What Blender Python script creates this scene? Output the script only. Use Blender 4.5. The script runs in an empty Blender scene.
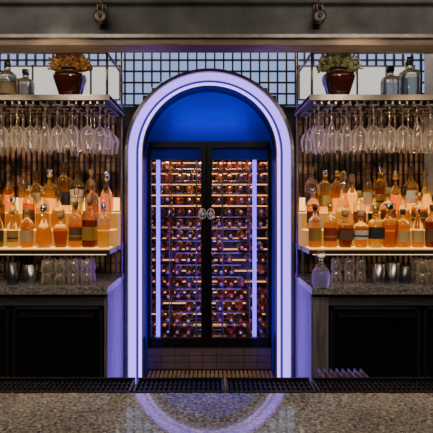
import bpy, math, random
from mathutils import Matrix, Vector
random.seed(7)
C=bpy.context.scene.collection
# ---------------------------------------------------------------- materials
def newmat(n):
    m=bpy.data.materials.new(n); m.use_nodes=True
    nt=m.node_tree; return m,nt,nt.nodes['Principled BSDF']
def pr(n,col,rough=.5,metal=0,em=None,es=0,trans=0,ior=1.45,coat=0):
    m,nt,b=newmat(n)
    b.inputs['Base Color'].default_value=(*col,1); b.inputs['Roughness'].default_value=rough
    b.inputs['Metallic'].default_value=metal; b.inputs['Transmission Weight'].default_value=trans
    b.inputs['IOR'].default_value=ior; b.inputs['Coat Weight'].default_value=coat
    if em: b.inputs['Emission Color'].default_value=(*em,1); b.inputs['Emission Strength'].default_value=es
    return m
def noisy(n,stops,scale=8,rough=.5,bump=.1,detail=8,metal=0,sc3=(1,1,1),kind='noise'):
    m,nt,b=newmat(n); N=nt.nodes; L=nt.links
    tc=N.new('ShaderNodeTexCoord'); mp=N.new('ShaderNodeMapping'); mp.inputs['Scale'].default_value=sc3
    L.new(tc.outputs['Object'],mp.inputs[0])
    t=N.new('ShaderNodeTexNoise'); t.inputs['Scale'].default_value=scale; t.inputs['Detail'].default_value=detail; o=t.outputs['Fac']
    L.new(mp.outputs[0],t.inputs['Vector'])
    r=N.new('ShaderNodeValToRGB'); L.new(o,r.inputs[0])
    e=r.color_ramp.elements
    while len(e)<len(stops): e.new(.5)
    for i,(p,c) in enumerate(stops): e[i].position=p; e[i].color=(*c,1)
    L.new(r.outputs[0],b.inputs['Base Color'])
    b.inputs['Roughness'].default_value=rough; b.inputs['Metallic'].default_value=metal
    if bump:
        bp=N.new('ShaderNodeBump'); bp.inputs['Strength'].default_value=bump; bp.inputs['Distance'].default_value=.01
        L.new(t.outputs['Fac'],bp.inputs['Height']); L.new(bp.outputs[0],b.inputs['Normal'])
    return m
def amber(n,col,tr=.28):
    m,nt,b=newmat(n); N=nt.nodes; L=nt.links
    b.inputs['Base Color'].default_value=(*col,1); b.inputs['Roughness'].default_value=.03
    b.inputs['Transmission Weight'].default_value=1; b.inputs['IOR'].default_value=1.4
    b.inputs['Coat Weight'].default_value=.6; b.inputs['Coat Roughness'].default_value=.05
    t=N.new('ShaderNodeBsdfTranslucent'); t.inputs['Color'].default_value=(*col,1)
    x=N.new('ShaderNodeMixShader'); x.inputs[0].default_value=tr
    L.new(b.outputs[0],x.inputs[1]); L.new(t.outputs[0],x.inputs[2]); L.new(x.outputs[0],N['Material Output'].inputs[0])
    return m
def thin(n,tint=(.95,.95,.95),edge=(1,.95,.85),amt=.55,base=.06,dif=.25):
    m,nt,b=newmat(n); N=nt.nodes; L=nt.links
    tp=N.new('ShaderNodeBsdfTransparent'); tp.inputs[0].default_value=(*tint,1)
    g=N.new('ShaderNodeBsdfGlossy'); g.inputs['Roughness'].default_value=.08; g.inputs['Color'].default_value=(*edge,1)
    d=N.new('ShaderNodeBsdfTranslucent'); d.inputs['Color'].default_value=(*edge,1)
    gd=N.new('ShaderNodeMixShader'); gd.inputs[0].default_value=dif; L.new(g.outputs[0],gd.inputs[1]); L.new(d.outputs[0],gd.inputs[2])
    lw=N.new('ShaderNodeFresnel'); lw.inputs[0].default_value=1.5
    mr=N.new('ShaderNodeMapRange'); mr.inputs[3].default_value=base; mr.inputs[4].default_value=amt+base
    L.new(lw.outputs[0],mr.inputs[0])
    x=N.new('ShaderNodeMixShader'); L.new(mr.outputs[0],x.inputs[0]); L.new(tp.outputs[0],x.inputs[1]); L.new(gd.outputs[0],x.inputs[2])
    L.new(x.outputs[0],N['Material Output'].inputs[0]); return m
def emat(n,col,s): return pr(n,(.0,.0,.0),.6,0,col,s)

M={}
M['concrete']=noisy('concrete',[(.3,(.08,.075,.07)),(.5,(.15,.147,.14)),(.7,(.24,.235,.22))],4,.75,.35)
M['ceil']=noisy('ceiling_paint',[(.3,(.02,.02,.02)),(.7,(.04,.037,.035))],3,.8,.1)
M['floor']=noisy('floor_tile',[(.3,(.02,.02,.02)),(.7,(.05,.045,.04))],5,.5,.1)
M['wall']=noisy('wall_dark',[(.3,(.015,.014,.016)),(.7,(.035,.032,.035))],6,.6,.15)
M['wood']=noisy('oak_trim',[(.3,(.20,.13,.075)),(.7,(.38,.26,.15))],6,.45,.1,sc3=(1,8,8))
M['woodpost']=noisy('grey_veneer',[(.35,(.09,.085,.09)),(.65,(.24,.21,.215))],5,.4,.1,sc3=(14,14,.8))
M['bronze']=noisy('brushed_bronze',[(.3,(.22,.19,.17)),(.7,(.34,.30,.26))],20,.4,.05,metal=.9)
M['blackmetal']=pr('black_metal',(.018,.018,.022),.35,.6)
M['black']=pr('black_gloss',(.008,.008,.01),.12,0,coat=.5)
M['rubber']=pr('black_rubber',(.02,.02,.022),.5)
M['steel']=pr('steel',(.5,.5,.52),.28,1)
M['brushed']=noisy('brushed_steel',[(.3,(.24,.23,.22)),(.7,(.42,.40,.38))],12,.38,.02,metal=.9,sc3=(1,1,20))
M['darksteel']=pr('dark_steel',(.14,.14,.15),.3,.9)
M['rust']=pr('aged_iron',(.13,.10,.08),.45,.8)
M['chrome']=pr('chrome',(.75,.75,.78),.15,1)
M['emblem']=pr('white_enamel',(.9,.9,.95),.3,0)
M['tile']=noisy('glazed_tile',[(.3,(.10,.07,.08)),(.7,(.20,.15,.15))],4,.3,.1)
M['grout']=pr('grout',(.03,.028,.03),.8)
M['duck']=noisy('duckboard_wood',[(.3,(.25,.17,.08)),(.7,(.42,.30,.16))],8,.55,.1)
M['bluewall']=pr('blue_panel',(.005,.014,.8),.55)
M['lav']=emat('led_lavender',(.34,.20,1.0),2.7)
M['lav2']=emat('led_violet_dim',(.08,.03,.8),.6)
M['lav3']=emat('led_inner',(.47,.33,1.0),3.0)
M['cellarled']=emat('cellar_led',(.17,.09,1.0),3.0)
M['shelfglow']=emat('lit_shelf',(1.0,.50,.09),2.4)
M['riser']=emat('frosted_riser',(1.0,.42,.06),.55)
M['backfill']=emat('shelf_back_fill',(1.0,.46,.09),3.0)  # glowing strip added behind the rear row to backlight its bottles
M['underfill']=emat('under_shelf_fill',(1.0,.66,.34),2.2)  # glowing strips added under the shelf to brighten the countertop items
M['shade']=emat('frosted_panel',(.85,.83,.76),.95)
M['bluepane']=emat('blue_pane',(.42,.55,1.0),.85)
M['warmfill']=emat('warm_back_fill',(1,.42,.14),1.8)  # glowing strips added behind the cellar bottles so the amber glass glows
M['clear']=amber('clear_glass',(.96,.86,.66),.14)
M['thin']=thin('stemware_glass',(.97,.97,.97),(1,.96,.9),.95,.2,.5)
M['tumb']=thin('tumbler_glass',(.97,.97,.97),(1,.95,.87),.95,.25,.6)
M['pane']=thin('door_glass',(.95,.95,.98),(1,1,1),.4,.01)
AMB=[amber('amber_0',(.92,.46,.05)),amber('amber_1',(.72,.26,.02)),amber('amber_2',(1,.68,.15)),
     amber('amber_3',(.32,.07,.01)),amber('amber_4',(1,.80,.36)),amber('amber_5',(.30,.35,.08)),amber('amber_6',(.55,.16,.014))]
LAB=[pr('label_cream',(.45,.33,.16),.6),pr('label_black',(.03,.03,.03),.5),pr('label_gold',(.55,.34,.08),.35,.5),pr('label_red',(.25,.03,.02),.5),
     pr('label_brown',(.12,.06,.03),.6),pr('label_white',(.6,.52,.38),.5)]
CAP=[pr('cap_black',(.02,.02,.02),.4),pr('cap_gold',(.7,.5,.2),.3,.9),pr('cap_wood',(.3,.18,.08),.6),pr('cap_brown',(.10,.045,.02),.4),M['chrome']]
def granite():
    m,nt,b=newmat('granite'); N=nt.nodes; L=nt.links
    tc=N.new('ShaderNodeTexCoord')
    def vor(s,stops):
        n=N.new('ShaderNodeTexNoise'); n.inputs['Scale'].default_value=s; n.inputs['Detail'].default_value=4; n.inputs['Roughness'].default_value=.7
        L.new(tc.outputs['Object'],n.inputs['Vector'])
        r=N.new('ShaderNodeValToRGB'); e=r.color_ramp.elements
        while len(e)<len(stops): e.new(.5)
        for i,(p,c) in enumerate(stops): e[i].position=p; e[i].color=(*c,1)
        L.new(n.outputs['Fac'],r.inputs[0]); return r.outputs[0]
    a=vor(150,[(.36,(.04,.037,.033)),(.46,(.20,.183,.16)),(.58,(.33,.295,.25)),(.68,(.68,.63,.56))])
    c=vor(9,[(.3,(.55,.52,.49)),(.7,(1,.97,.93))])
    x=N.new('ShaderNodeMix'); x.data_type='RGBA'; x.blend_type='MULTIPLY'; x.inputs[0].default_value=1
    L.new(a,x.inputs[6]); L.new(c,x.inputs[7]); L.new(x.outputs[2],b.inputs['Base Color'])
    b.inputs['Roughness'].default_value=.05; b.inputs['IOR'].default_value=2.3
    return m
M['granite']=granite()
def lattice_panel():
    m,nt,b=newmat('rattan_backlit'); N=nt.nodes; L=nt.links
    tc=N.new('ShaderNodeTexCoord'); n=N.new('ShaderNodeTexNoise'); n.inputs['Scale'].default_value=9; n.inputs['Detail'].default_value=5
    L.new(tc.outputs['Object'],n.inputs['Vector'])
    r=N.new('ShaderNodeValToRGB'); e=r.color_ramp.elements; e.new(.5)
    for i,(p,c) in enumerate([(.38,(.02,.01,.008)),(.52,(.18,.08,.04)),(.68,(.5,.26,.13))]): e[i].position=p; e[i].color=(*c,1)
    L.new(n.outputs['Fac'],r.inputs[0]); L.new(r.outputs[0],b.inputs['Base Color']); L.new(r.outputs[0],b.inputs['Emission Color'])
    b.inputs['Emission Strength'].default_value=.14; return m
M['rattan']=lattice_panel()

# ---------------------------------------------------------------- mesh accumulator
class Acc:
    def __init__(s): s.v=[];s.f=[];s.mi=[];s.mats=[];s.sm=[]
    def m(s,mat):
        if mat not in s.mats: s.mats.append(mat)
        return s.mats.index(mat)
    def box(s,x0,x1,y0,y1,z0,z1,mat,T=None):
        b=len(s.v)
        for z in (z0,z1):
            for p in ((x0,y0),(x1,y0),(x1,y1),(x0,y1)):
                v=Vector((p[0],p[1],z)); s.v.append(T@v if T else v)
        k=s.m(mat)
        for q in ((3,2,1,0),(4,5,6,7),(0,1,5,4),(1,2,6,5),(2,3,7,6),(3,0,4,7)):
            s.f.append([b+i for i in q]); s.mi.append(k); s.sm.append(False)
    def lathe(s,prof,T,seg=16,sq=0,sx=1,sy=1,phase=0):
        b=len(s.v); n=len(prof)
        for (r,z,_) in prof:
            for i in range(seg):
                a=2*math.pi*(i+.5)/seg+phase; c,d=math.cos(a),math.sin(a)
                k=1
                if sq: k=1/((abs(c)**sq+abs(d)**sq)**(1/sq))
                s.v.append(T@Vector((r*k*c*sx,r*k*d*sy,z)))
        for j in range(n-1):
            k=s.m(prof[j][2])
            for i in range(seg):
                i2=(i+1)%seg
                s.f.append([b+j*seg+i,b+j*seg+i2,b+(j+1)*seg+i2,b+(j+1)*seg+i]); s.mi.append(k); s.sm.append(True)
    def tube(s,p0,p1,r,mat,seg=10):
        p0=Vector(p0);p1=Vector(p1); d=p1-p0; L=d.length
        T=Matrix.Translation(p0)@d.to_track_quat('Z','Y').to_matrix().to_4x4()
        s.lathe([(0.0001,0,mat),(r,0,mat),(r,L,mat),(.0001,L,mat)],T,seg)
    def arch(s,ri,ro,y0,y1,z0,zc,mat,n=48):
        def pth(r): 
            return [(-r,z0)]+[(-r*math.cos(math.pi*i/n),zc+r*math.sin(math.pi*i/n)) for i in range(n+1)]+[(r,z0)]
        a,c=pth(ri),pth(ro); k=s.m(mat); b=len(s.v); m=len(a)
        for (p,y) in ((a,y0),(c,y0),(c,y1),(a,y1)):
            for q in p: s.v.append(Vector((q[0],y,q[1])))
        for r in range(4):
            r2=(r+1)%4
            for i in range(m-1):
                s.f.append([b+r*m+i,b+r*m+i+1,b+r2*m+i+1,b+r2*m+i][::-1]); s.mi.append(k); s.sm.append(False)
        for e in (0,m-1):
            s.f.append([b+r*m+e for r in range(4)]); s.mi.append(k); s.sm.append(False)
    def obj(s,name,parent=None,smooth=True):
        me=bpy.data.meshes.new(name); me.from_pydata([tuple(v) for v in s.v],[],s.f)
        for mt in s.mats: me.materials.append(mt)
        me.polygons.foreach_set('material_index',s.mi); me.polygons.foreach_set('use_smooth',s.sm); me.update()
        import bmesh
        bm=bmesh.new(); bm.from_mesh(me); bmesh.ops.recalc_face_normals(bm,faces=bm.faces); bm.to_mesh(me); bm.free()
        o=bpy.data.objects.new(name,me); C.objects.link(o)
        if parent: o.parent=parent
        return o
def empty(name):
    o=bpy.data.objects.new(name,None); C.objects.link(o); return o
TR=lambda x,y,z: Matrix.Translation((x,y,z))

# ---------------------------------------------------------------- room shell
def shell(name,*b):
    a=Acc(); a.box(*b); return a.obj(name)
shell('floor',-2.7,2.7,-2.2,4.9,-.1,0,M['floor'])
shell('ceiling',-2.7,2.7,-2.2,4.9,3.1,3.2,M['ceil'])
shell('wall_left',-2.7,-2.6,-2.2,4.9,0,3.1,M['wall'])
shell('wall_right',2.6,2.7,-2.2,4.9,0,3.1,M['wall'])
shell('wall_front',-2.6,2.6,-2.2,-2.1,0,3.1,M['wall'])
R=.66; ZC=1.968; YB=3.64
a=Acc()
a.box(-2.6,-.64,YB,YB+.1,0,3.1,M['wall']); a.box(.64,2.6,YB,YB+.1,0,3.1,M['wall'])
k=a.m(M['wall']); n=32
for y in (YB,YB+.1):
    b=len(a.v)
    for i in range(n+1):
        t=math.pi*i/n; x=-.64*math.cos(t)
        a.v.append(Vector((x,y,ZC+.64*math.sin(t)))); a.v.append(Vector((x,y,3.1)))
    for i in range(n):
        a.f.append([b+2*i,b+2*i+1,b+2*i+3,b+2*i+2]); a.mi.append(k); a.sm.append(False)
a.obj('wall_back')

# ---------------------------------------------------------------- lit arch
a=Acc(); Z0=0
a.arch(.636,.66,3.50,3.66,Z0,ZC,M['bronze'])
a.arch(.578,.636,3.535,3.60,Z0,ZC,M['lav'])
a.arch(.554,.578,3.54,3.60,Z0,ZC,M['lav2'])
a.arch(.527,.554,3.52,3.60,Z0,ZC,M['lav3'])
a.arch(.525,.64,3.60,3.70,Z0,ZC,M['blackmetal'])
a.arch(.521,.527,3.50,3.60,Z0,ZC,M['bronze'])
a.obj('illuminated_archway')
a=Acc(); a.arch(.525,.56,3.70,3.86,0,ZC,M['bluewall'])
YD=3.86
b=len(a.v); k=a.m(M['bluewall'])
for i in range(33):
    t=math.pi*i/32; x=-.545*math.cos(t); a.v.append(Vector((x,YD-.01,ZC+.545*math.sin(t)))); a.v.append(Vector((x,YD-.01,1.95)))
for i in range(32):
    a.f.append([b+2*i,b+2*i+1,b+2*i+3,b+2*i+2]); a.mi.append(k); a.sm.append(False)
a.obj('trim_1')

# ---------------------------------------------------------------- wine cellar door
a=Acc(); bm_=M['blackmetal']; zt=2.079; zb=.363; y0,y1=3.80,3.85
a.box(-.535,-.495,y0,y1,zb,zt,bm_); a.box(.495,.535,y0,y1,zb,zt,bm_)
a.box(-.535,.535,y0,y1,zt-.03,zt+.02,bm_); a.box(-.535,.535,y0,y1,zb,zb+.075,bm_)
a.box(-.070,.020,y0-.005,y1,zb,zt,bm_)
a.box(-.029,-.021,y0-.012,y0,zb,zt,M['black'])
a.box(-.495,-.070,y0+.02,y0+.026,zb+.07,zt-.03,M['pane']); a.box(.020,.495,y0+.02,y0+.026,zb+.07,zt-.03,M['pane'])
em=M['emblem']
for cx in (-.060,.010):
    for rr,rt in ((.030,.005),(.013,.004)):
        for i in range(24):
            t0=2*math.pi*i/24; t1=2*math.pi*(i+1)/24
            a.tube((cx+rr*math.cos(t0),y0-.02,1.49+rr*1.4*math.sin(t0)),(cx+rr*math.cos(t1),y0-.02,1.49+rr*1.4*math.sin(t1)),rt,em,6)
    a.tube((cx,y0-.02,1.447),(cx,y0-.02,1.533),.005,em,6)
    a.tube((cx-.03,y0-.02,1.49),(cx+.03,y0-.02,1.49),.005,em,6)
    a.tube((cx,y0-.02,1.49),(cx,y0,1.49),.006,em,6)
a.obj('door_1')
a=Acc(); a.box(-.524,.524,3.79,3.88,0,.362,M['grout'])
for r in range(3):
    for c in range(9):
        x=-.52+c*.1155; z=.185+r*.058
        a.box(x+.003,x+.1125,3.782,3.79,z,z+.053,M['tile'])
a.obj('tiled_door_step')
a=Acc()
for i in range(30):
    x=-.505+i*.0345; a.box(x,x+.022,3.3,3.775,.15,.175,M['duck'])
for y in (3.33,3.5,3.72): a.box(-.51,.51,y,y+.04,.0,.15,M['duck'])
a.obj('wooden_duckboard')

# cellar interior
a=Acc(); w=M['black']
a.box(-.66,-.60,3.88,4.62,0,2.2,w); a.box(.60,.66,3.88,4.62,0,2.2,w)
a.box(-.66,.66,4.56,4.62,0,2.2,w); a.box(-.6,.6,3.88,4.56,2.14,2.2,w); a.box(-.6,.6,3.88,4.56,0,.36,w)
rows=16; pitch=.108
for r in range(rows):
    z=.375+r*pitch
    a.tube((-.6,4.05,z),(.6,4.05,z),.0035,M['chrome'],6); a.tube((-.6,4.28,z),(.6,4.28,z),.0035,M['chrome'],6)
    a.box(-.58,.58,4.50,4.512,z-.016,z-.004,M['warmfill'])
for c in range(6):
    x=-.6+c*.24; a.box(x-.004,x+.004,4.04,4.06,.36,2.1,M['darksteel']); a.box(x-.005,x+.005,4.27,4.29,.36,2.1,M['darksteel'])
a.box(-.462,-.430,3.90,3.92,.42,2.06,M['cellarled']); a.box(.375,.407,3.90,3.92,.42,2.06,M['cellarled'])
a.obj('wine_cellar_rack')
a=Acc()
wg=[pr('wine_glass_dark',(.02,.05,.03),.08,0,coat=1),amber('wine_glass_amber',(.8,.3,.06),.4),amber('wine_glass_gold',(1,.6,.2),.4),pr('wine_glass_violet',(.12,.06,.3),.1,0,coat=1),amber('wine_glass_red',(.5,.08,.05),.4),pr('wine_glass_black',(.02,.02,.03),.08,0,coat=1)]
foil=[pr('foil_gold',(.85,.55,.2),.3,.8),pr('foil_red',(.5,.05,.06),.35,.4),pr('foil_violet',(.35,.2,.8),.3,.5),pr('foil_silver',(.8,.8,.85),.25,.9),pr('foil_pink',(.8,.3,.3),.3,.5)]
Rx=Matrix.Rotation(math.radians(90),4,'X')
for r in range(rows):
    for c in range(13):
        x=-.56+c*.0935+random.uniform(-.013,.013); z=.375+r*pitch+.045
        if abs(x)>.58: continue
        if random.random()<.12: continue
        g=random.choice(wg); f=random.choice(foil); g2=random.choice(LAB+[g,g,g,g])
        T=TR(x,4.33+random.uniform(-.03,.02),z)@Rx
        a.lathe([(.001,0,g),(.037,0,g),(.038,.06,g2),(.0385,.15,g2),(.038,.16,g),(.036,.19,g),(.015,.235,g),(.0135,.26,f),(.0145,.262,f),(.0145,.31,f),(.001,.312,f)],T,12)
a.obj('wine_bottles')

# ---------------------------------------------------------------- back bar cabinets
CT=1.028
M['concreteTop']=noisy('counter_stone',[(.35,(.08,.08,.08)),(.5,(.18,.175,.17)),(.65,(.34,.32,.30))],60,.25,.03)
def cabinet(s):
    a=Acc()
    def bx(x0,x1,*r):
        lo,hi=sorted((x0*s,x1*s)); a.box(lo,hi,*r)
    bx(.664,2.55,2.92,3.55,CT-.045,CT,M['concreteTop'])
    pw=.69 if s<0 else .78
    bx(.668,pw,2.95,3.55,0,CT-.045,M['woodpost'])
    bx(pw,2.5,3.05,3.55,0,CT-.045,M['black'])
    bx(pw,2.5,2.955,3.05,CT-.125,CT-.045,M['brushed'])
    bx(pw,2.5,2.99,3.05,0,.1,M['rubber'])
    x=pw+.015
    while x<1.92:
        bx(x,x+.60,2.985,3.05,.11,CT-.13,M['black'])
        for q in ((x,x+.022),(x+.578,x+.60)): bx(*q,2.972,2.985,.11,CT-.13,M['darksteel'])
        bx(x,x+.6,2.972,2.985,CT-.152,CT-.13,M['brushed']); bx(x,x+.6,2.972,2.985,.11,.14,M['darksteel'])
        bx(x+.05,x+.55,2.945,2.957,CT-.20,CT-.185,M['steel'])
        for hx in (x+.07,x+.52): bx(hx,hx+.012,2.957,2.985,CT-.20,CT-.185,M['steel'])
        x+=.62
    a.obj('back_bar_cabinet')
cabinet(-1); cabinet(1)

# ---------------------------------------------------------------- display shelf and bottles
def shelf(s):
    a=Acc()
    def bx(x0,x1,*r):
        lo,hi=sorted((x0*s,x1*s)); a.box(lo,hi,*r)
    X0,X1=.665,2.4
    bx(X0,X1,3.00,3.50,1.235,1.262,M['darksteel'])
    bx(X0+.03,X1-.03,3.02,3.03,1.229,1.235,M['underfill']); bx(X0+.03,X1-.03,3.36,3.37,1.229,1.235,M['underfill'])
    for (ya,yb_,z_,zt_) in ((3.005,3.15,1.262,1.275),(3.15,3.29,1.262,1.39),(3.29,3.455,1.262,1.51)):
        bx(X0+.01,X1-.01,ya,yb_,z_,zt_-.006,M['riser'])
        bx(X0+.01,X1-.01,ya,yb_,zt_-.006,zt_,M['shelfglow'])
    bx(X0+.01,X1-.01,3.46,3.50,1.262,1.52,M['darksteel'])
    bx(X0+.03,X1-.01,3.465,3.48,1.52,1.62,M['backfill'])
    for x in (.70,1.3,1.9,2.35): bx(x,x+.015,3.40,3.415,CT,1.235,M['bronze'])
    a.obj('tiered_bottle_shelf')
shelf(-1); shelf(1)
def bottle(a,x,y,z,kind,h,r,liq,lab,cap,rot=0,fill=.58):
    T=TR(x,y,z)@Matrix.Rotation(rot,4,'Z'); G=M['clear']
    f=fill*h
    if kind=='round': p=[(.001,0,liq),(r*.95,0,liq),(r,.03*h,liq),(r,f,G),(r,.60*h,G),(r*.9,.67*h,G),(r*.4,.75*h,G),(r*.33,.78*h,G),(r*.33,.88*h,cap),(r*.4,.88*h,cap),(r*.4,h,cap),(.001,h,cap)]; L=(.15,.44,1.015);sq=0
    elif kind=='square': p=[(.001,0,liq),(r*.95,0,liq),(r*.98,.02*h,liq),(r,f,G),(r,.62*h,G),(r*.9,.68*h,G),(r*.36,.73*h,G),(r*.33,.86*h,cap),(r*.42,.86*h,cap),(r*.42,h,cap),(.001,h,cap)]; L=(.14,.4,1.02);sq=7
    elif kind=='squat': p=[(.001,0,liq),(r*1.05,0,liq),(r*1.2,.12*h,liq),(r*1.22,.3*h,liq),(r*1.05,.45*h,G),(r*.5,.6*h,G),(r*.3,.68*h,G),(r*.3,.8*h,cap),(r*.5,.8*h,cap),(r*.55,.9*h,cap),(r*.4,h,cap),(.001,h,cap)]; L=None;sq=0
    elif kind=='decanter': p=[(.001,0,liq),(r*1.5,0,liq),(r*1.52,.05*h,liq),(r*1.1,.3*h,liq),(r*.6,.5*h,G),(r*.35,.64*h,G),(r*.3,.74*h,G),(r*.42,.78*h,M['chrome']),(r*.25,.8*h,G),(r*.5,.88*h,G),(r*.42,.97*h,G),(.001,h,G)]; L=None;sq=0
    elif kind=='slim': p=[(.001,0,liq),(r*.75,0,liq),(r*.78,.02*h,liq),(r*.78,f*.85,G),(r*.78,.5*h,G),(r*.72,.58*h,G),(r*.3,.78*h,G),(r*.28,.9*h,cap),(r*.33,.9*h,cap),(r*.33,h,cap),(.001,h,cap)]; L=(.14,.42,.795);sq=0
    else: p=[(.001,0,liq),(r*.8,0,liq),(r*.85,.03*h,liq),(r*1.15,.5*h,G),(r*1.1,.57*h,G),(r*.4,.66*h,G),(r*.33,.8*h,cap),(r*.5,.8*h,cap),(r*.5,h*.95,cap),(.001,h*.96,cap)]; L=(.2,.45,1.1);sq=4
    a.lathe(p,T,20,sq)
    if L and lab:
        a.lathe([(r*L[2],L[0]*h,lab),(r*L[2]*(1.03 if kind=='taper' else 1),L[1]*h,lab)],T,20,sq)
        if random.random()<.5:
            l2=random.choice([LAB[1],LAB[2],LAB[4]])
            a.lathe([(r*L[2]*1.01,(L[0]+.08)*h,l2),(r*L[2]*(1.03 if kind=='taper' else 1)*1.01,(L[0]+.12)*h,l2)],T,20,sq)
KINDS=['round','round','square','squat','slim','taper','square','round','taper','squat']
def bottles(s):
    a=Acc()
    for ti,(y,z,hmin,hmax,st) in enumerate(((3.075,1.2752,.24,.36,.100),(3.22,1.3902,.27,.36,.100),(3.37,1.5102,.30,.38,.100))):
        x=.722+.02*ti
        if s>0 and ti==1: bottle(a,.958,3.22,z,'decanter',.42,.052,AMB[4],None,M['chrome'])
        while x<2.3:
            if s>0 and ti==1 and .84<x<1.06: x=1.075
            k=random.choice(KINDS+(['decanter'] if ti else [])); r=random.uniform(.041,.048)
            if k in('decanter','squat'): x+=.01; r*=.93
            h=random.uniform(hmin,hmax)
            if k=='squat': h*=.85
            liq=random.choice([AMB[0],AMB[0],AMB[1],AMB[2],AMB[2],AMB[2],AMB[3],AMB[4],AMB[4],AMB[6],AMB[5] if random.random()<.3 else AMB[1]])
            lab=random.choice([LAB[0],LAB[1],LAB[2],LAB[3],LAB[4],LAB[5],LAB[0],LAB[4],LAB[1],None,None,None,None])
            bottle(a,x*s,y+random.uniform(-.008,.008),z,k,h,r,liq,lab,random.choice(CAP),random.uniform(-.3,.3),random.uniform(.45,.59))
            x+=st+random.uniform(-.004,.004)+(.016 if k in('decanter','squat') else 0)
    a.obj('liquor_bottles')
bottles(-1); bottles(1)

# ---------------------------------------------------------------- hanging rack
SZ=2.235
def rack(s):
    a=Acc()
    def bx(x0,x1,*r):
        lo,hi=sorted((x0*s,x1*s)); a.box(lo,hi,*r)
    bx(.63,2.4,2.84,3.34,SZ,SZ+.02,M['darksteel'])
    bx(.63,2.4,2.83,2.845,SZ-.010,SZ+.024,M['bronze'])
    bx(.63,.645,2.84,3.34,SZ-.010,SZ+.024,M['bronze'])
    for y in (2.855,3.33):
        a.tube((.65*s,y,SZ if y<3 else CT),(.65*s,y,2.55 if y<3 else 3.1),.0085,M['bronze'])
        for x in (1.5,2.3):
            if y<3: a.tube((x*s,y,SZ),(x*s,y,2.55),.0085,M['bronze'])
    a.tube((.65*s,2.855,2.53),(.65*s,3.33,2.53),.008,M['bronze'])
    a.tube((.65*s,2.855,2.53),(2.4*s,2.855,2.53),.008,M['bronze'])
    x=.66
    while x<2.3:
        bx(x,x+.012,2.85,3.33,SZ-.03,SZ-.012,M['darksteel']); bx(x+.004,x+.008,2.85,3.33,SZ-.012,SZ,M['darksteel']); x+=.045
    a.obj('hanging_glass_rack')
    g=Acc(); t=M['thin']
    x=.700
    while x<2.3:
        for y in (2.89,3.00,3.11,3.22):
            kk=random.choice((0,0,1)); sc=random.uniform(.95,1.05); xx=x+random.uniform(-.006,.006)
            T=TR(xx*s,y,SZ-.030)@Matrix.Scale(-1,4,(0,0,1))@Matrix.Scale(sc,4)
            if kk==0: p=[(.001,.0,t),(.036,0,t),(.036,.003,t),(.006,.008,t),(.0042,.03,t),(.0042,.12,t),(.008,.132,t),(.030,.15,t),(.043,.185,t),(.043,.215,t),(.035,.27,t)]
            else: p=[(.001,.0,t),(.034,0,t),(.034,.003,t),(.006,.008,t),(.004,.03,t),(.004,.10,t),(.006,.11,t),(.020,.14,t),(.030,.19,t),(.031,.22,t),(.027,.28,t)]
            g.lathe(p,T,16)
        x+=.09
    g.obj('hanging_wine_glasses')
rack(-1); rack(1)

# ---------------------------------------------------------------- lattice screens, frosted panels
def screen(s):
    a=Acc()
    def bx(x0,x1,*r):
        lo,hi=sorted((x0*s,x1*s)); a.box(lo,hi,*r)
    bx(.70,2.5,3.60,3.622,CT,2.34,M['rattan'])
    x=.70
    while x<2.5: bx(x,x+.008,3.57,3.598,CT,2.34,M['blackmetal']); x+=.042
    z=1.1
    while z<2.34: bx(.70,2.5,3.565,3.572,z,z+.007,M['blackmetal']); z+=.10
    a.obj('lattice_screen')
    a=Acc()
    bx(.705,1.62,3.56,3.59,2.40,2.66,M['shade'])
    for x in (.70,.93,1.16,1.39,1.61): bx(x,x+.014,3.55,3.56,2.39,2.67,M['bronze'])
    for z in (2.39,2.655): bx(.70,1.62,3.55,3.56,z,z+.012,M['bronze'])
    a.obj('frosted_light_panel')
screen(-1); screen(1)
a=Acc()
def archz(x): return ZC+math.sqrt(max(0,.67**2-x*x)) if abs(x)<.67 else 0
W=.072; x=-2.484
while x<2.47:
    zl=max(2.36,archz(x),archz(x+W))+.002
    a.box(x,x+W,3.625,3.638,zl,2.85,M['bluepane'])
    a.box(x,x+.012,3.60,3.625,zl,2.85,M['blackmetal'])
    for z in (2.36,2.45,2.54,2.63,2.72,2.81):
        if z>=zl-.01: a.box(x,x+W,3.602,3.62,z,z+.012,M['blackmetal'])
    x+=W
a.obj('window_1')
shell('trim_2',1.70,1.95,3.40,3.56,CT,2.9,noisy('column_plaster',[(.3,(.3,.3,.32)),(.7,(.42,.42,.44))],5,.7,.1))

# ---------------------------------------------------------------- beam
a=Acc()
a.box(-2.6,2.6,2.72,2.82,2.56,3.1,M['concrete'])
a.box(-2.6,2.6,2.68,2.82,2.518,2.56,M['wood'])
a.box(-2.6,2.6,2.66,2.70,2.555,2.575,M['bronze'])
a.obj('ceiling_beam')
a=Acc()
for y in (3.12,3.36): a.box(-2.6,2.6,y,y+.05,2.86,2.93,M['wood'])
a.box(-2.6,2.6,3.0,3.6,2.93,2.96,M['wood']); a.obj('ceiling_batten')
a=Acc(); a.tube((-2.6,2.60,2.80),(2.6,2.60,2.80),.012,M['darksteel'],14)
for x in (-2,-1,0,1,2): a.tube((x,2.60,2.80),(x,2.60,3.1),.008,M['darksteel'])
a.obj('ceiling_rail')
def pulley(x):
    a=Acc(); m=M['rust']; c=M['rust']; y=2.66
    a.box(x-.022,x+.022,2.70,2.719,2.63,2.78,m)
    for dx in (-.018,.012): a.box(x+dx,x+dx+.006,y-.03,2.70,2.64,2.74,m)
    T=TR(x,y-.035,2.67)@Matrix.Rotation(math.radians(-90),4,'X')
    a.lathe([(.001,0,c),(.030,0,c),(.040,.004,c),(.040,.010,c),(.030,.014,c),(.030,.022,c),(.040,.026,c),(.040,.032,c),(.001,.036,c)],T,24)
    a.tube((x,y-.046,2.67),(x,y-.03,2.67),.012,m)
    a.tube((x,y-.01,2.70),(x,y-.01,2.84),.006,c)
    a.obj('pulley_bracket')
pulley(-.64); pulley(.645)

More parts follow.
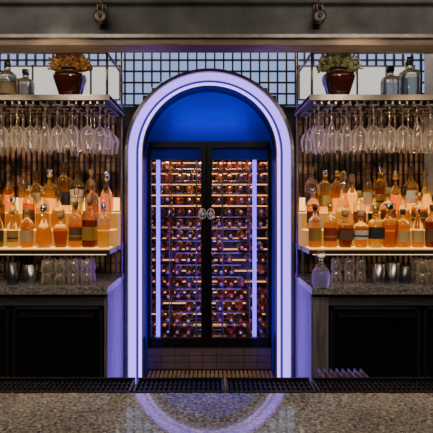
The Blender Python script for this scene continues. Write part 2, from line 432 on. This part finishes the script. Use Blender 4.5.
# ---------------------------------------------------------------- front bar
BZ=1.152
a=Acc(); a.box(-2.4,2.4,.36,.986,BZ-.05,BZ,M['granite']); a.box(-2.35,2.35,.55,.985,0,BZ-.05,M['woodpost'])
a.obj('bar_counter')
xs=[-1.6,-.765,-.172,.035,.238,.9,1.6]
for i in range(len(xs)-1):
    a=Acc(); x0,x1=xs[i]+.003,xs[i+1]-.003
    a.box(x0,x1,.988,1.065,BZ-.05,BZ-.012,M['rubber'])
    a.box(x0,x1,.988,.993,BZ-.012,BZ+.002,M['blackmetal']); a.box(x0,x1,1.060,1.065,BZ-.012,BZ+.004,M['blackmetal'])
    a.box(x0,x0+.004,.993,1.06,BZ-.012,BZ+.002,M['darksteel']); a.box(x1-.004,x1,.993,1.06,BZ-.012,BZ+.002,M['darksteel'])
    x=x0+.01
    while x<x1-.01: a.box(x,x+.005,.993,1.06,BZ-.012,BZ-.001,M['blackmetal']); x+=.011
    for y in (1.012,1.034): a.box(x0,x1,y,y+.003,BZ-.012,BZ,M['blackmetal'])
    a.obj('drip_tray')
shell('under_bar_shelf',-2.35,2.35,.988,1.06,0,BZ-.051,M['darksteel'])
a=Acc(); x0,x1,y0,y1,z=.50,.72,1.75,2.1,.80
a.box(x0,x1,y0,y1,z-.03,z-.015,M['darksteel'])
for i in range(8): a.box(x0+.005+i*.028,x0+.011+i*.028,y0,y1,z-.015,z,M['steel'])
for fx in (x0,x1-.03):
    for fy in (y0,y1-.03): a.box(fx,fx+.03,fy,fy+.03,0,z-.03,M['darksteel'])
a.obj('sink_drainboard')

# ---------------------------------------------------------------- shelf-top items
def vase(x,y,body,leafcols,seed):
    rnd=random.Random(seed)
    e=empty('flower_vase'); a=Acc(); z=SZ+.0203
    gb=CAP[1]
    a.lathe([(.001,0,body),(.055,0,body),(.060,.01,body),(.080,.07,body),(.102,.14,body),(.104,.165,body),(.060,.182,gb),(.052,.195,body),(.062,.21,gb),(.052,.205,body),(.045,.18,body),(.001,.10,body)],TR(x,y,z),24,3)
    a.obj('vase_body',e)
    a=Acc()
    for i in range(300):
        t=rnd.uniform(-1.6,1.6); rr=rnd.uniform(.05,.14)
        px=x+rr*math.sin(t)*1.0; pz=z+.205+rr*math.cos(t)*.9; py=y+rnd.uniform(-.05,.05)
        T=TR(px,py,pz)@Matrix.Rotation(t,4,'Y')@Matrix.Rotation(rnd.uniform(-.8,.8),4,'Z')
        c=rnd.choice(leafcols)
        b=len(a.v); w=rnd.uniform(.008,.013); l=rnd.uniform(.012,.022)
        for q in ((0,0,-l),(w,.004,-l*.2),(w*.7,.008,l*.6),(0,.0,l),(-w*.7,.008,l*.6),(-w,.004,-l*.2)): a.v.append(T@Vector(q))
        kk=a.m(c); a.f.append([b+j for j in range(6)]); a.mi.append(kk); a.sm.append(False)
        if i%5==0: a.tube((x,y,z+.15),(px,py,pz),.0018,leafcols[0],5)
    a.obj('dried_flowers',e)
vm=pr('vase_dark_red',(.045,.008,.005),.12,0,coat=1); vm2=pr('vase_maroon',(.05,.009,.008),.12,0,coat=1)
g1=[pr('dry_gold',(.65,.34,.08),.7),pr('dry_brown',(.4,.17,.05),.7),pr('dry_orange',(.8,.38,.10),.7)]
g2=[pr('leaf_olive',(.34,.38,.15),.7),pr('leaf_sage',(.42,.46,.26),.7),pr('leaf_brown',(.45,.3,.15),.7)]
vase(-.925,2.99,vm,g1,3); vase(.855,2.99,vm2,g2,5)
def single(name,x,y,z,kind,h,r,liq,lab,cap):
    a=Acc(); bottle(a,x,y,z,kind,h,r,liq,lab,cap); a.obj(name)
zz=SZ+.0203
sm=amber('smoked_glass',(.22,.19,.18),.2); bl=amber('blue_glass',(.28,.33,.40),.2)
single('glass_decanter',-1.345,3.0,zz,'round',.27,.058,sm,LAB[0],M['chrome'])
single('glass_decanter',-1.225,3.0,zz,'square',.21,.048,sm,None,M['chrome'])
single('glass_decanter',1.205,3.0,zz,'square',.23,.054,bl,None,CAP[0])
single('glass_decanter',1.33,3.0,zz,'square',.29,.058,bl,None,M['chrome'])

# ---------------------------------------------------------------- counter-top items
def tins(name,x,y,r,h,mat):
    a=Acc(); a.lathe([(.001,0,mat),(r*.8,0,mat),(r*.82,.01,mat),(r,h,mat),(r*.96,h,mat),(r*.78,.012,mat),(.001,.012,mat)],TR(x,y,CT+.0003),24); a.obj(name)
tins('shaker_tin',-1.335,3.05,.045,.15,M['darksteel']); tins('shaker_tin',-1.225,3.08,.045,.13,M['steel'])
tins('shaker_tin',1.145,3.05,.045,.14,M['steel']); tins('shaker_tin',1.245,3.05,.042,.145,M['steel']); tins('shaker_tin',1.345,3.1,.045,.12,M['darksteel'])
def tumblers(xs,ys,lv):
    a=Acc(); t=M['tumb']
    for x in xs:
        for y in ys:
            for l in range(lv):
                a.lathe([(.038,0,t),(.036,.04,t),(.031,.078,t),(.027,.082,t),(.001,.082,t)],TR(x,y,CT+.0003+l*.0825),20)
                a.lathe([(.034,.002,t),(.030,.07,t),(.001,.071,t)],TR(x,y,CT+.0003+l*.0825),20)
    a.obj('stacked_tumblers')
tumblers([-1.10,-1.01,-.92,-.83],[3.04,3.13],2)
tumblers([.88,.97,1.05],[3.12],2); tumblers([1.44,1.53,1.62],[3.04,3.13],2); tumblers([-1.48,-1.57],[3.1],2)
single('crystal_decanter',.735,2.96,CT+.0003,'squat',.235,.050,amber('crystal',(.9,.9,.92),.4),None,M['clear'])

# ---------------------------------------------------------------- lights
def area(name,loc,rot,sx,sy,col,p):
    l=bpy.data.lights.new(name,'AREA'); l.shape='RECTANGLE'; l.size=sx; l.size_y=sy; l.color=col; l.energy=p
    o=bpy.data.objects.new(name,l); o.location=loc; o.rotation_euler=[math.radians(r) for r in rot]; C.objects.link(o); return o
def spot(name,loc,tgt,col,p,ang=60,rad=.03):
    l=bpy.data.lights.new(name,'SPOT'); l.color=col; l.energy=p; l.spot_size=math.radians(ang); l.spot_blend=.6; l.shadow_soft_size=rad
    o=bpy.data.objects.new(name,l); o.location=loc; o.rotation_euler=(Vector(tgt)-Vector(loc)).to_track_quat('-Z','Y').to_euler(); C.objects.link(o)
area('recess_blue_light',(0,3.68,2.30),(90,0,0),.6,.05,(.01,.02,1),.6)
for s in (-1,1):
    spot('shelf_spot',(s*.95,2.0,2.4),(s*1.0,3.1,1.5),(1,.72,.42),13,75)
    spot('shelf_spot',(s*1.5,2.0,2.4),(s*1.45,3.1,1.5),(1,.72,.42),13,75)
    spot('glass_fill',(s*1.1,2.3,1.4),(s*1.15,3.0,2.1),(1,.88,.75),14,95)  # added fill from below to brighten the hanging glasses
    spot('cabinet_fill',(s*1.1,1.9,2.3),(s*1.15,2.95,.7),(1,.85,.7),12,70)  # added warm fill to brighten the cabinet fronts
    spot('flower_fill',(s*.9,2.3,2.45),(s*.89,3.0,2.42),(1,.8,.6),5,60)  # added fill to lift the dark flowers
    area('beam_wash',(s*1.1,1.9,2.95),(60,0,0),1.2,.1,(1,.88,.74),4)
    area('ceiling_cove_light',(s*1.2,3.45,2.84),(0,0,0),1.8,.05,(1,.75,.5),4)
    area('cabinet_side_fill',(s*.35,3.25,.55),(0,-90*s,0),.9,.04,(.14,.06,1),6)  # added violet fill on the cabinet sides, with no strip modelled
area('bar_fill',(0,.35,3.0),(0,0,0),1.8,.4,(1,.88,.73),36)  # added overhead fill, out of view, to brighten the counter
area('cellar_warm_fill',(0,3.98,2.12),(15,0,0),1.0,.08,(1,.45,.18),16)  # added warm fill onto the cellar bottles from the front top
area('cellar_violet_light',(0,3.92,.9),(90,0,0),.9,1.0,(.3,.14,1),3.5)
wd=bpy.data.worlds.new('World'); bpy.context.scene.world=wd; wd.use_nodes=True
wd.node_tree.nodes['Background'].inputs[0].default_value=(.5,.55,.7,1); wd.node_tree.nodes['Background'].inputs[1].default_value=.1
# ---------------------------------------------------------------- camera
cam=bpy.data.cameras.new('camera'); cam.lens=37.4; cam.sensor_width=36; cam.shift_x=.0162; cam.shift_y=-.0266; cam.clip_start=.02
o=bpy.data.objects.new('camera',cam); o.location=(0,0,1.564); o.rotation_euler=(math.radians(90),0,0); C.objects.link(o)
bpy.context.scene.camera=o
